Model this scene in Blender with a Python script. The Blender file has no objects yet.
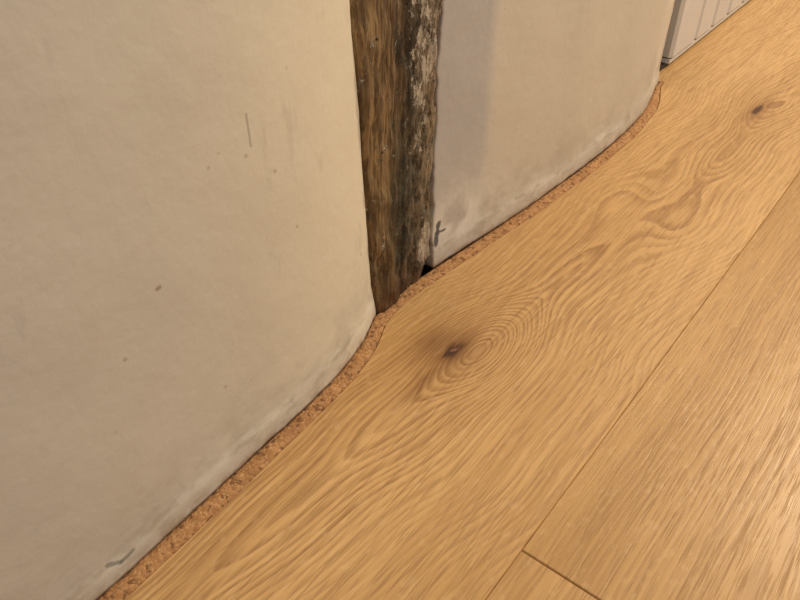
import bpy, math, bmesh, random
from mathutils import Vector, Matrix, noise
S=0.5   # metres per modelling unit
sc=bpy.context.scene
try:
    sc.view_settings.view_transform='Standard'
except Exception: pass

# ---------------------------------------------------------------- node helper
class M:
    def __init__(s,name):
        s.mat=bpy.data.materials.new(name); s.mat.use_nodes=True
        s.nt=s.mat.node_tree; s.b=s.nt.nodes['Principled BSDF']
        tc=s.nt.nodes.new('ShaderNodeTexCoord')
        vm=s.nt.nodes.new('ShaderNodeVectorMath'); vm.operation='SCALE'; vm.inputs['Scale'].default_value=1/S
        s.nt.links.new(tc.outputs['Object'],vm.inputs[0])
        s.P=vm.outputs[0]
        sp=s.nt.nodes.new('ShaderNodeSeparateXYZ'); s.nt.links.new(s.P,sp.inputs[0])
        s.x,s.y,s.z=[V(s,o) for o in sp.outputs]
    def put(s,inp,v):
        if isinstance(v,V): s.nt.links.new(v.o,inp)
        elif hasattr(v,'is_output'): s.nt.links.new(v,inp)
        else: inp.default_value=v
    def math(s,op,a,b=None,c=None,clamp=False):
        n=s.nt.nodes.new('ShaderNodeMath'); n.operation=op; n.use_clamp=clamp
        s.put(n.inputs[0],a)
        if b is not None: s.put(n.inputs[1],b)
        if c is not None: s.put(n.inputs[2],c)
        return V(s,n.outputs[0])
    def vec(s,x,y,z):
        n=s.nt.nodes.new('ShaderNodeCombineXYZ')
        for i,v in enumerate((x,y,z)): s.put(n.inputs[i],v)
        return n.outputs[0]
    def noise(s,vec,scale=1,detail=2,rough=0.5):
        n=s.nt.nodes.new('ShaderNodeTexNoise'); s.put(n.inputs['Vector'],vec)
        n.inputs['Scale'].default_value=scale; n.inputs['Detail'].default_value=detail; n.inputs['Roughness'].default_value=rough
        return V(s,n.outputs['Fac'])
    def vor(s,vec,scale=1,out='Distance',feature='F1'):
        n=s.nt.nodes.new('ShaderNodeTexVoronoi'); n.feature=feature; s.put(n.inputs['Vector'],vec)
        n.inputs['Scale'].default_value=scale
        return n.outputs[out]
    def ss(s,v,a,b):
        n=s.nt.nodes.new('ShaderNodeMapRange'); n.interpolation_type='SMOOTHSTEP'
        s.put(n.inputs[0],v)
        if a<=b:
            n.inputs[1].default_value=a; n.inputs[2].default_value=b; n.inputs[3].default_value=0; n.inputs[4].default_value=1
        else:
            n.inputs[1].default_value=b; n.inputs[2].default_value=a; n.inputs[3].default_value=1; n.inputs[4].default_value=0
        return V(s,n.outputs[0])
    def mix(s,f,a,b,mode='MIX'):
        n=s.nt.nodes.new('ShaderNodeMix'); n.data_type='RGBA'; n.blend_type=mode
        s.put(n.inputs[0],f)
        for i,v in ((6,a),(7,b)):
            if isinstance(v,tuple): v=(v[0],v[1],v[2],1)
            s.put(n.inputs[i],v)
        return n.outputs[2]
    def gauss(s,a,a0,sa,b,b0,sb):
        da=(a-a0)/sa; db=(b-b0)/sb
        return s.math('EXPONENT',(da*da+db*db)*-1.0)
    def bump(s,h,strength=0.3,dist=0.002):
        n=s.nt.nodes.new('ShaderNodeBump'); n.inputs['Strength'].default_value=strength; n.inputs['Distance'].default_value=dist
        s.put(n.inputs['Height'],h); s.nt.links.new(n.outputs[0],s.b.inputs['Normal'])
class V:
    def __init__(s,m,o): s.m=m; s.o=o
    def __add__(s,b): return s.m.math('ADD',s,b)
    __radd__=__add__
    def __sub__(s,b): return s.m.math('SUBTRACT',s,b)
    def __rsub__(s,b): return s.m.math('SUBTRACT',b,s)
    def __mul__(s,b): return s.m.math('MULTIPLY',s,b)
    __rmul__=__mul__
    def __truediv__(s,b): return s.m.math('DIVIDE',s,b)

def simple(name,col,rough=0.6):
    m=M(name); m.b.inputs['Base Color'].default_value=(*col,1); m.b.inputs['Roughness'].default_value=rough
    return m.mat

# ---------------------------------------------------------------- materials
def oak(name,kind,seed):
    m=M(name); x,y=m.x,m.y
    sd=seed*7.3
    n1=m.noise(m.vec(x*2.0+sd,y*0.8,sd),1,1)-0.5
    n2=m.noise(m.vec(x*16,y*3.0,sd),1,3)-0.5
    n3=m.noise(m.vec(x*110,y*14,sd),1,2)-0.5
    zone=0.0
    if kind=='A':
        xc=(y-0.881)*0.085-0.526
        dx=x-xc+n1*0.04
        ad=m.math('SQRT',dx*dx+0.0003)
        gy=m.noise(m.vec(sd,y*2.1,0.0),1,1)-0.5
        f=ad+gy*0.20
        k1=m.gauss(x,-0.520,0.070,y,0.915,0.125)
        k2=m.gauss(x,-0.444,0.05,y,2.258,0.16)
        k3=m.gauss(x,-0.47,0.07,y,1.60,0.30)
        f=f-k1*0.110-k2*0.05+k3*0.09+n2*0.012+n3*0.0028
        per=0.0125
        mid=m.ss(ad,0.18,0.05)
        zone=m.gauss(x,-0.53,0.09,y,0.92,0.20)
    else:
        xc=0.02+seed*0.01
        dx=x-xc+n1*0.09
        ad=m.math('SQRT',dx*dx+0.002)
        gy=m.noise(m.vec(sd,y*1.1,3.0),1,1)-0.5
        f=ad+gy*0.12+n2*0.012+n3*0.0035
        per=0.0105
        mid=m.ss(ad,0.25,0.05)
    f=f+(m.noise(m.vec(f*38,sd,0.0),1,2)-0.5)*0.024
    ringstr=m.noise(m.vec(f*60,sd+3,0.0),1,1)
    fr=m.math('FRACT',f/per)
    line=m.ss(fr,0.15,0.80)*m.ss(fr,1.0,0.86)
    brk=m.noise(m.vec(x*150,y*9,sd+2),1,3,0.7)
    line=line*(m.ss(brk,0.34,0.58)*0.60+0.40)*(m.ss(ringstr,0.25,0.7)*0.70+0.30)
    pores=m.ss(m.noise(m.vec(x*330,y*13,sd),1,1),0.53,0.66)
    por2=m.ss(m.noise(m.vec(x*190,y*6,sd+5),1,3,0.6),0.50,0.68)
    por3=m.ss(m.noise(m.vec(x*95,y*5,sd+15),1,4,0.7),0.54,0.66)
    rays=m.ss(m.noise(m.vec(x*80,y*40,sd+9),1,2),0.56,0.72)
    big=m.noise(m.vec(x*5,y*1.2,sd+1),1,2)
    fine=m.noise(m.vec(x*45,y*1.3,sd+4),1,4,0.6)
    if kind=='A':
        c=m.mix(m.ss(big,0.3,0.7),(0.62,0.385,0.165),(0.72,0.465,0.215))
    else:
        c=m.mix(m.ss(big,0.3,0.7),(0.545,0.335,0.138),(0.63,0.395,0.172))
    c=m.mix(m.ss(fine,0.38,0.64)*0.32,c,(0.43,0.240,0.088))
    c=m.mix(line*((mid*0.42+zone*0.16+0.40) if kind=='A' else (mid*0.10+0.36)),c,(0.27,0.128,0.042))
    c=m.mix(pores*0.38,c,(0.27,0.135,0.048))
    c=m.mix(por2*0.26,c,(0.34,0.175,0.063))
    c=m.mix(por3*0.12,c,(0.33,0.170,0.060))
    c=m.mix(rays*0.16,c,(0.84,0.63,0.36))
    if kind=='A':
        wx=x+n2*0.03+n3*0.008; wy=y+n3*0.06
        h0=m.gauss(wx,-0.560,0.085,wy,0.88,0.14)
        h1=m.gauss(wx,-0.563,0.036,wy,0.882,0.056)
        h1b=m.gauss(wx,-0.603,0.032,wy,0.880,0.055)
        h1c=m.gauss(wx,-0.560,0.014,wy,0.79,0.07)
        d1=m.gauss(wx,-0.564,0.017,wy,0.884,0.030)
        c=m.mix(h0*0.28,c,(0.30,0.13,0.035))
        c=m.mix(m.math('MAXIMUM',m.math('MAXIMUM',h1*0.85,h1b*0.58),h1c*0.5),c,(0.16,0.060,0.018))
        c=m.mix(m.ss(d1,0.20,0.90)*0.9,c,(0.055,0.020,0.009))
        sp=m.gauss(wx,-0.562,0.007,wy,0.892,0.008)
        c=m.mix(m.ss(sp,0.4,0.8)*0.6,c,(0.36,0.15,0.10))
        h2=m.gauss(wx,-0.444,0.028,wy,2.258,0.095)
        d2=m.gauss(wx,-0.444,0.014,wy,2.262,0.045)
        c=m.mix(h2*0.70,c,(0.24,0.10,0.03))
        c=m.mix(m.ss(d2,0.3,0.8),c,(0.09,0.035,0.014))
        h3=m.gauss(wx,-0.40,0.015,wy,2.75,0.05)
        c=m.mix(h3*0.6,c,(0.24,0.10,0.03))
    m.put(m.b.inputs['Base Color'],c)
    m.put(m.b.inputs['Roughness'],0.35+pores*0.15+line*0.06)
    m.bump(1.0-line*0.5-pores*0.6-por2*0.4,0.25,0.0006)
    return m.mat

def plaster():
    m=M('painted_lime_plaster'); x,y,z=m.x,m.y,m.z
    n=m.noise(m.P,2.2,4); n2=m.noise(m.P,11,4); n3=m.noise(m.P,60,3)
    c=m.mix(m.ss(n,0.3,0.7),(0.555,0.540,0.510),(0.62,0.595,0.550))
    c=m.mix(m.ss(n2,0.46,0.75)*0.22,c,(0.47,0.435,0.385))
    c=m.mix(m.ss(y,0.30,0.78)*m.ss(y,1.0,0.9)*0.75,c,(0.83,0.77,0.62))
    sp=V(m,m.vor(m.P,26)); rnd=m.noise(m.P,9,1)
    c=m.mix(m.ss(sp,0.12,0.05)*m.ss(rnd,0.54,0.62)*0.5,c,(0.34,0.25,0.15))
    sp2=V(m,m.vor(m.P,9))
    c=m.mix(m.ss(sp2,0.055,0.025)*m.ss(m.noise(m.P,4,1),0.5,0.6)*0.6,c,(0.30,0.20,0.10))
    sc1=m.noise(m.vec(x*3,y*18,z*5),1,5,0.7)
    c=m.mix(m.ss(sc1,0.60,0.70)*0.22,c,(0.38,0.36,0.33))
    # shade beside the post, painted as a grey-lilac strip in the plaster colour
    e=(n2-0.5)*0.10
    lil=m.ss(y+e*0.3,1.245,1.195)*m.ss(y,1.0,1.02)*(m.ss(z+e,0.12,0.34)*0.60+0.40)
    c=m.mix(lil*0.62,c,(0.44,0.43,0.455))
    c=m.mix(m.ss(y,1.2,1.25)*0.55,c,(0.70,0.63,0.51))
    ch=m.gauss(y+e,1.16,0.15,z+e*0.6,0.10,0.07)*m.ss(n2,0.40,0.55)
    c=m.mix(ch*0.9,c,(0.84,0.82,0.77))
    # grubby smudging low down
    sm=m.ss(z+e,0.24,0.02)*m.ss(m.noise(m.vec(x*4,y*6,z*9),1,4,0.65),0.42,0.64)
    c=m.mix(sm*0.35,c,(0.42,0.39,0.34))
    rid=z+(m.noise(m.vec(0.0,y*7,3.0),1,4,0.6)-0.5)*0.035
    c=m.mix(m.ss(rid,0.048,0.038)*0.25,c,(0.72,0.68,0.60))
    edge=m.ss(rid,0.034,0.041)*m.ss(rid,0.050,0.043)*m.ss(m.noise(m.vec(x,y*14,z*20),1,4,0.7),0.46,0.60)
    c=m.mix(edge*0.50,c,(0.34,0.28,0.20))
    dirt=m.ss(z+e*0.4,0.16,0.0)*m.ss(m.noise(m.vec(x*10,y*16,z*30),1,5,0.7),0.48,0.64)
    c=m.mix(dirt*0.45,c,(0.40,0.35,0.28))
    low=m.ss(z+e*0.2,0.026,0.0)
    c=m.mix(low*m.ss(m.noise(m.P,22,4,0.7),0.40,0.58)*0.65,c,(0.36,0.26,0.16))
    def cap(y0,z0,y1,z1,r):
        dy=y1-y0; dz=z1-z0; L=dy*dy+dz*dz
        t=m.math('ADD',((y-y0)*dy+(z-z0)*dz)/L,0.0,clamp=True)
        a=y-y0-t*dy; b=z-z0-t*dz
        d=m.math('SQRT',a*a+b*b)+(n3-0.5)*r*1.6
        return m.ss(d,r,r*0.35)
    c=m.mix(cap(0.574,0.522,0.574,0.566,0.0024)*0.45,c,(0.19,0.17,0.14))
    c=m.mix(cap(0.39,0.405,0.394,0.405,0.004)*0.65,c,(0.28,0.19,0.10))
    c=m.mix(cap(0.200,0.042,0.218,0.030,0.0045)*0.75,c,(0.20,0.20,0.18))
    c=m.mix(cap(0.218,0.030,0.240,0.032,0.0040)*0.75,c,(0.20,0.20,0.18))
    c=m.mix(cap(1.085,0.105,1.078,0.055,0.010)*0.9,c,(0.07,0.07,0.09))
    c=m.mix(cap(1.105,0.08,1.076,0.085,0.005)*0.8,c,(0.09,0.09,0.12))
    c=m.mix(cap(0.03,0.60,0.22,0.61,0.003)*0.25,c,(0.40,0.33,0.22))
    c=m.mix(m.ss(y+e*0.35,2.205,2.24)*0.85,c,(0.30,0.21,0.12))
    c=m.mix(m.ss(y+e*0.8,2.08,2.18)*m.ss(n2,0.43,0.56)*0.6,c,(0.80,0.74,0.64))
    m.put(m.b.inputs['Base Color'],c); m.b.inputs['Roughness'].default_value=0.65
    m.b.inputs['Specular IOR Level'].default_value=0.35
    m.bump(n2*0.6+n3*0.35+n*0.7,0.38,0.003)
    return m.mat

def timber():
    m=M('weathered_oak_timber'); x,y,z=m.x,m.y,m.z
    w=(m.noise(m.vec(x*6,y*6,z*2.5),1,3)-0.5)*0.06
    yy=y+w
    g=m.noise(m.vec(x*60,yy*70,z*5),1,5,0.65)
    g2=m.noise(m.vec(x*160,yy*190,z*13),1,4,0.65)
    b=m.noise(m.vec(x*14,yy*22,z*9),1,6,0.7)
    left=m.ss(yy-(0.925-z*0.035),0.02,-0.02)
    c=m.mix(left,(0.20,0.140,0.083),(0.29,0.190,0.088))
    c=m.mix(m.ss(g,0.42,0.56)*0.82,c,(0.085,0.047,0.022))
    c=m.mix(m.ss(g2,0.49,0.60)*0.55,c,(0.37,0.265,0.145))
    c=m.mix(m.ss(b,0.51,0.57)*0.85*(1.0-left*0.5),c,(0.030,0.023,0.017))
    grey=m.ss(y,0.955,0.985)*m.ss(m.noise(m.vec(x*20,y*30,z*12),1,7,0.75),0.42,0.52)
    c=m.mix(grey*0.72,c,(0.37,0.290,0.205))
    crk=m.ss(m.noise(m.vec(x*30,y*48,z*20),1,7,0.8),0.525,0.555)*m.ss(y,0.93,0.96)
    c=m.mix(crk*0.85,c,(0.050,0.032,0.019))
    # damp and greenish-grey mould staining
    dk=m.math('MAXIMUM',m.gauss(y,0.955,0.045,z,0.25,0.18),m.gauss(y,0.965,0.022,z,0.50,0.18))
    c=m.mix(dk*m.ss(g,0.28,0.44)*0.90,c,(0.024,0.023,0.016))
    gm=m.ss(z,0.45,0.25)*m.ss(z,0.04,0.10)*m.ss(m.noise(m.P,30,5,0.75),0.47,0.56)*m.ss(y,0.89,0.94)
    c=m.mix(gm*0.55,c,(0.125,0.120,0.080))
    # lime wash remnants
    lm=m.noise(m.vec(x*25,y*44,z*26),1,7,0.8)
    a=m.math('MAXIMUM',m.gauss(y,1.035,0.028,z,0.09,0.07)*1.5,m.gauss(y,1.01,0.05,z,0.55,0.25)*0.70)
    lime=m.ss(lm+a*0.20,0.60,0.65)
    c=m.mix(lime*0.85,c,(0.60,0.53,0.44))
    fl=m.ss(V(m,m.vor(m.P,42)),0.16,0.09)*m.ss(m.noise(m.P,15,1),0.54,0.60)
    c=m.mix(fl*0.7,c,(0.50,0.41,0.30))
    c=m.mix(m.gauss(y,1.056,0.016,z,0.008,0.020)*0.9,c,(0.014,0.009,0.006))
    c=m.mix(m.ss(z,0.10,0.01)*0.5,c,(0.11,0.045,0.016))
    wm=V(m,m.vor(m.P,34))
    hole=m.ss(wm,0.13,0.07)*m.ss(m.noise(m.P,12,1),0.52,0.6)
    c=m.mix(hole,c,(0.02,0.012,0.008))
    m.put(m.b.inputs['Base Color'],c); m.b.inputs['Roughness'].default_value=0.70
    m.b.inputs['Specular IOR Level'].default_value=0.4
    m.bump(g*1.0+g2*0.5+b*0.8+lime*0.5-hole-crk*0.8,1.0,0.004)
    return m.mat

def cork():
    m=M('cork_granules')
    ce=m.vor(m.P,140,'Color'); sp=m.nt.nodes.new('ShaderNodeSeparateColor'); m.nt.links.new(ce,sp.inputs[0])
    r=V(m,sp.outputs[0]); d=V(m,m.vor(m.P,140))
    big=m.noise(m.P,14,3)
    c=m.mix(r,(0.36,0.175,0.066),(0.55,0.300,0.135))
    c=m.mix(m.ss(r,0.80,0.88)*0.80,c,(0.14,0.058,0.022))
    c=m.mix(m.ss(m.noise(m.P,230,2),0.56,0.64)*0.45,c,(0.72,0.48,0.26))
    c=m.mix(m.ss(big,0.45,0.65)*0.40,c,(0.27,0.13,0.05))
    m.put(m.b.inputs['Base Color'],c); m.b.inputs['Roughness'].default_value=0.85
    m.bump(r*0.6-d,0.7,0.0015)
    return m.mat

def whitepaint():
    m=M('white_gloss_paint'); n=m.noise(m.P,8,3)
    c=m.mix(n,(0.66,0.66,0.67),(0.76,0.75,0.74))
    m.put(m.b.inputs['Base Color'],c); m.b.inputs['Roughness'].default_value=0.4
    return m.mat

# ---------------------------------------------------------------- mesh helpers
def link(name,verts,faces,mat,smooth=True):
    me=bpy.data.meshes.new(name); me.from_pydata([(a*S,b*S,c*S) for a,b,c in verts],[],faces); me.update()
    bm=bmesh.new(); bm.from_mesh(me); bmesh.ops.recalc_face_normals(bm,faces=bm.faces); bm.to_mesh(me); bm.free()
    ob=bpy.data.objects.new(name,me); sc.collection.objects.link(ob)
    if mat: me.materials.append(mat)
    if smooth:
        for p in me.polygons: p.use_smooth=True
    return ob
def catmull(tab):
    def f(v):
        if v<=tab[0][0]: return tab[0][1]
        if v>=tab[-1][0]: return tab[-1][1]
        for i in range(len(tab)-1):
            if tab[i][0]<=v<=tab[i+1][0]: break
        p1,p2=tab[i],tab[i+1]
        def tan(j):
            a=tab[max(j-1,0)]; b=tab[min(j+1,len(tab)-1)]
            return (b[1]-a[1])/(b[0]-a[0])
        h=p2[0]-p1[0]; t=(v-p1[0])/h
        return ((2*t**3-3*t*t+1)*p1[1]+(t**3-2*t*t+t)*h*tan(i)+(-2*t**3+3*t*t)*p2[1]+(t**3-t*t)*h*tan(i+1))
    return f
foot=catmull([(-3,-.65),(-1,-.655),(.17,-.667),(.464,-.678),(.60,-.683),(.703,-.693),(.80,-.714),(.872,-.742),(.96,-.750),
 (1.0575,-.742),(1.2,-.726),(1.366,-.709),(1.55,-.695),(1.736,-.686),(1.9,-.688),(2.057,-.703),(2.15,-.724),(2.26,-.745),(6,-.79)])
def nz(a,b,c=0): return noise.noise(Vector((a,b,c)))
def sst(v,a,b):
    t=max(0,min(1,(v-a)/(b-a))); return t*t*(3-2*t)
def Lz(z): return 0.872-0.056*min(z,1.5)/0.63+0.004*nz(z*9,1.3)+0.002*nz(z*40,4.1)
def Rz(z): return 1.066-0.003*min(z,1.5)/0.6+0.007*nz(z*8,7.7)+0.005*nz(z*30,2.1)+0.002*nz(z*80,2.1)
YE=2.255
HZ=4.8
def wallx(y,z):
    base=foot(y)
    k=0.22*sst(z,0,0.8)
    x=base*(1-k)+(-0.715)*k
    ln=0.042+0.014*nz(y*7,3.3)
    amp=0.0030*(1+0.8*nz(y*5,9.1)) if y<0.9 else 0.0025*(1+1.2*nz(y*6,9))
    x-=amp*sst(z,ln-0.005,ln+0.005)
    x-=0.004*sst(z,0,0.09)
    x+=0.005*nz(y*2.2,z*2.2,5)+0.0014*nz(y*8,z*8,2)+0.0004*nz(y*30,z*30)
    if z<0.08: x+=0.0014*nz(y*30,z*30,7)*(1-z/0.08)
    return x
zs=[i*0.007 for i in range(0,157)]+[1.1+i*0.1 for i in range(0,38)]
zs[-1]=HZ
def panel(y_of,back=-0.95,round_l=0,round_r=0):
    verts=[];faces=[]
    nr=len(zs)
    for zi,z in enumerate(zs):
        ys=y_of(z)
        row=[(back,ys[0],z)]
        for j,y in enumerate(ys):
            x=wallx(y,z)
            if round_l:
                d=y-ys[0]
                if d<round_l: x-=round_l-math.sqrt(max(0,round_l**2-(round_l-d)**2))
            if round_r:
                d=ys[-1]-y
                if d<round_r: x-=round_r-math.sqrt(max(0,round_r**2-(round_r-d)**2))
            row.append((x,y,z))
        row.append((back,ys[-1],z))
        verts+=row
    nc=len(row)
    for i in range(nr-1):
        for j in range(nc):
            k=(j+1)%nc
            faces.append((i*nc+j,i*nc+k,(i+1)*nc+k,(i+1)*nc+j))
    faces.append(tuple(range(nc))); faces.append(tuple((nr-1)*nc+j for j in range(nc)))
    return verts,faces
def ysL(z):
    e=Lz(z)
    n=130; fine=[-.3+(e-0.006+.3)*i/n for i in range(n+1)]
    return [-3,-2,-1.2,-.7,-.4]+fine+[e-0.004,e-0.002,e-0.001,e-0.0003,e]
def ysR(z):
    e=Rz(z); r=YE+0.006*nz(z*9,3.1)+0.006*nz(z*30,1.1); n=130
    fine=[e+0.006+(r-0.02-e-0.006)*i/n for i in range(n+1)]
    return [e,e+.0006,e+.0015,e+.003]+fine+[r-.014,r-.009,r-.004,r-.0015,r]
v1,f1=panel(ysL,round_r=0.003)
v2,f2=panel(ysR,round_l=0.003,round_r=0.013)
o=len(v1)
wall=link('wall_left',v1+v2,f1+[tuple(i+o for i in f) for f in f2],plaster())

# timber post : irregular hewn face between the plaster panels
verts=[];faces=[];zp=[i*0.005 for i in range(0,228)]+[1.14+i*0.1 for i in range(0,37)]; zp[-1]=HZ
N=56
for z in zp:
    a=Lz(z)+0.0008; b=Rz(z)-0.0008
    row=[(-0.94,a,z)]
    for j in range(N+1):
        t=j/N; y=a+(b-a)*t
        xw=wallx(a-0.012,z)*(1-t)+wallx(b+0.012,z)*t
        x=xw+0.002+0.006*math.sin(math.pi*t)
        x-=0.008*max(0,1-t/0.05)**2+0.014*max(0,1-(1-t)/0.10)**1.6*(0.7+0.9*nz(z*14,5.5))
        x+=0.006*nz(y*14,z*5,1)+0.006*nz(y*40,z*12,3)+0.004*nz(y*90,z*28,6)
        x-=0.005*sst(y,0.930-z*0.035,0.942-z*0.035)
        s0=0.60+0.12*nz(z*6,2)
        x+=0.004*sst(t,s0,s0+0.08)
        # rotted, crumbling foot at the bottom right
        x-=0.032*math.exp(-((y-1.058)/0.014)**2-((z-0.005)/0.024)**2)
        x-=0.012*sst(t,0.25,0.9)*(1-sst(z,0.0,0.05+0.03*nz(y*40,3)))
        row.append((x,y,z))
    row.append((-0.94,b,z)); verts+=row
nc=len(row)
for i in range(len(zp)-1):
    for j in range(nc):
        k=(j+1)%nc; faces.append((i*nc+j,i*nc+k,(i+1)*nc+k,(i+1)*nc+j))
faces.append(tuple(range(nc))); faces.append(tuple((len(zp)-1)*nc+j for j in range(nc)))
link('timber_post',verts,faces,timber())

# crumbled plaster lumps lodged in the rotted corner of the post
def rubble():
    m=M('crumbled_plaster'); n=m.noise(m.P,40,4,0.7)
    c=m.mix(m.ss(n,0.4,0.62),(0.52,0.46,0.38),(0.18,0.15,0.13))
    m.put(m.b.inputs['Base Color'],c); m.b.inputs['Roughness'].default_value=0.9
    m.bump(n,0.8,0.003); return m.mat
random.seed(4)
bm=bmesh.new()
lumps=[]
for i in range(26):
    z=random.choice([random.uniform(0.0,0.02),random.uniform(0.0,0.12)])
    y=1.055-0.010*random.random()-0.25*max(0,0.0)+0.004*random.random()
    r=random.uniform(0.0022,0.0055)
    x=-0.752+random.uniform(-0.006,0.002)-(0.012 if z<0.03 else 0)
    lumps.append((x,y,z+r,r))
for x,y,z,r in lumps:
    res=bmesh.ops.create_icosphere(bm,subdivisions=2,radius=1)
    for v in res['verts']:
        d=v.co.normalized(); k=1+0.45*noise.noise(d*1.8+Vector((x*500,y*500,z*500)))
        v.co=Vector(((x+d.x*r*k*0.8)*S,(y+d.y*r*k*1.0)*S,(z+d.z*r*k*1.1)*S))
me=bpy.data.meshes.new('plaster_crumbs'); bm.to_mesh(me); bm.free(); me.materials.append(rubble())
ob=bpy.data.objects.new('plaster_crumbs',me); sc.collection.objects.link(ob)

# cork expansion strip following the foot of the wall
YC=2.275
def wedge(y): return foot(y)+0.031*(1-0.55*sst(y,2.12,2.27))+0.003*nz(y*6,8)+0.0008*nz(y*40,8)
ys=[-3+i*0.05 for i in range(0,56)]+[-.2+i*0.005 for i in range(0,500)]
ys=[y for y in ys if y<YC]+[YC]
verts=[];faces=[]
prof=[(0.0,-0.03),(0.0,-0.004),(0.06,-0.001),(0.2,0.001),(0.4,0.0015),(0.6,0.0015),(0.8,0.0005),(0.94,-0.001),(1.0,-0.004),(1.0,-0.03)]
for y in ys:
    a=foot(y)-0.002; b=wedge(y)-0.0012
    for t,h in prof:
        r=0.0020*nz(y*60,t*3,2) if -0.01<h else 0
        verts.append((a+(b-a)*t+(r if 0.02<t<0.99 else 0),y,h+r*0.8))
nc=len(prof)
for i in range(len(ys)-1):
    for j in range(nc):
        k=(j+1)%nc; faces.append((i*nc+j,i*nc+k,(i+1)*nc+k,(i+1)*nc+j))
faces.append(tuple(range(nc))); faces.append(tuple((len(ys)-1)*nc+j for j in range(nc)))
link('cork_expansion_strip',verts,faces,cork())

# floor : subfloor slab + oak planks with eased edges
def box(x0,x1,y0,y1,z0,z1):
    v=[(x,y,z) for x in (x0,x1) for y in (y0,y1) for z in (z0,z1)]
    f=[(0,1,3,2),(4,6,7,5),(0,4,5,1),(2,3,7,6),(0,2,6,4),(1,5,7,3)]
    return v,f
floor_root=bpy.data.objects.new('floor',None); sc.collection.objects.link(floor_root)
v,f=box(-1.2,5,-3,6.5,-0.08,-0.031)
sub=link('subfloor',v,f,simple('dark_subfloor',(0.05,0.035,0.025)),False); sub.parent=floor_root
def plank(name,xl,xr,y0,y1,mat,cut=False):
    e=0.0016; dz=0.0018
    ys=[y0,y0+(0.0001 if cut else e)]
    if cut:
        n=int((y1-y0)/0.01)
        ys+= [y0+e+(y1-y0-2*e)*i/n for i in range(1,n)]
    ys+=[y1-e,y1]
    verts=[];faces=[]
    for i,y in enumerate(ys):
        l=xl(y) if callable(xl) else xl
        el=0.0008 if cut else e
        ed=-dz if (i in (0,len(ys)-1) and not cut) else 0
        verts+=[(l,y,-0.03),(l,y,-dz*(0.4 if cut else 1)),(l+el,y,ed),(xr-e,y,ed),(xr,y,-dz),(xr,y,-0.03)]
    for i in range(len(ys)-1):
        for j in range(6):
            k=(j+1)%6; faces.append((i*6+j,i*6+k,(i+1)*6+k,(i+1)*6+j))
    faces.append(tuple(range(6))); faces.append(tuple((len(ys)-1)*6+j for j in range(6)))
    ob=link(name,verts,faces,mat,False); ob.parent=floor_root; return ob
A=oak('oak_plank_knotty','A',1); B=oak('oak_plank_plain','B',2); C=oak('oak_plank_plain_2','B',3)
def cutl(y):
    if y<YC: return wedge(y)
    return -0.85
plank('plank_1',cutl,-0.2413,-3,6.5,A,True)
plank('plank_2',-0.2406,0.23,-3,0.598,C)
plank('plank_3',-0.2406,0.23,0.5993,6.5,B)
plank('plank_4',0.2307,0.70,-3,1.9,B)
plank('plank_5',0.2307,0.70,1.9013,6.5,C)
x=0.7007
for i in range(8):
    plank('plank_%d'%(6+i),x,x+0.4693,-3,6.5,(B,C)[i%2]); x+=0.47

# white tongue-and-groove panelling beyond the end of the wall
pan=bpy.data.objects.new('matchboard_panelling',None); sc.collection.objects.link(pan)
wp=whitepaint()
y=2.385; i=0
while y<6.3:
    w=0.150 if i else 0.20
    prof=[(-0.80,y),(-0.776,y),(-0.7655,y+0.010),(-0.7655,y+w-0.014),(-0.776,y+w-0.003),(-0.776,y+w),(-0.80,y+w)]
    vv=[(a,b,0.032) for a,b in prof]+[(a,b,4.0) for a,b in prof]; n=len(prof)
    ff=[(j,(j+1)%n,(j+1)%n+n,j+n) for j in range(n)]+[tuple(range(n)),tuple(range(n,2*n))]
    ob=link('board_%d'%(i+1),vv,ff,wp,False); ob.parent=pan
    y+=w+0.004; i+=1
v,f=box(-0.90,-0.801,2.30,6.3,0.0,4.0)
ob=link('backing',v,f,simple('dark_backing',(0.03,0.025,0.02)),False); ob.parent=pan
v,f=box(-0.80,-0.769,2.385,6.3,0.013,0.026)
ob=link('bottom_rail',v,f,wp,False); ob.parent=pan
v,f=box(-0.80,-0.778,2.30,6.3,0.0005,0.012)
ob=link('gap_shadow_strip',v,f,simple('painted_gap_shadow',(0.03,0.02,0.015)),False); ob.parent=pan  # near-black strip painted in as the shadow of the gap under the boards

# ---------------------------------------------------------------- lights
def area(name,loc,target,size,power,col):
    d=bpy.data.lights.new(name,'AREA'); d.size=size; d.energy=power; d.color=col; d.shape='DISK'
    o=bpy.data.objects.new(name,d); sc.collection.objects.link(o); o.location=loc
    o.rotation_euler=(Vector(target)-Vector(loc)).to_track_quat('-Z','Y').to_euler()
area('ceiling_lamp',(0.95,0.75,2.1),(-0.3,0.6,0),0.35,26,(1.0,0.82,0.60))
area('added_far_light',(0.40,2.4,1.8),(-0.25,0.9,0),0.4,31,(1.0,0.81,0.58))  # second light, added out of view to brighten the post side and far end
w=bpy.data.worlds.new('World'); sc.world=w; w.use_nodes=True
bg=w.node_tree.nodes['Background']; bg.inputs[0].default_value=(0.93,0.88,0.84,1); bg.inputs[1].default_value=0.22

# ---------------------------------------------------------------- camera
cd=bpy.data.cameras.new('camera'); cam=bpy.data.objects.new('camera',cd); sc.collection.objects.link(cam)
cd.sensor_width=36; cd.lens=36*760/800; cd.clip_start=0.01
az=math.radians(38); p=math.radians(40.0)
fw=Vector((-math.sin(az)*math.cos(p),math.cos(az)*math.cos(p),-math.sin(p)))
cam.location=(0,0,1*S); cam.rotation_euler=fw.to_track_quat('-Z','Y').to_euler()
sc.camera=cam
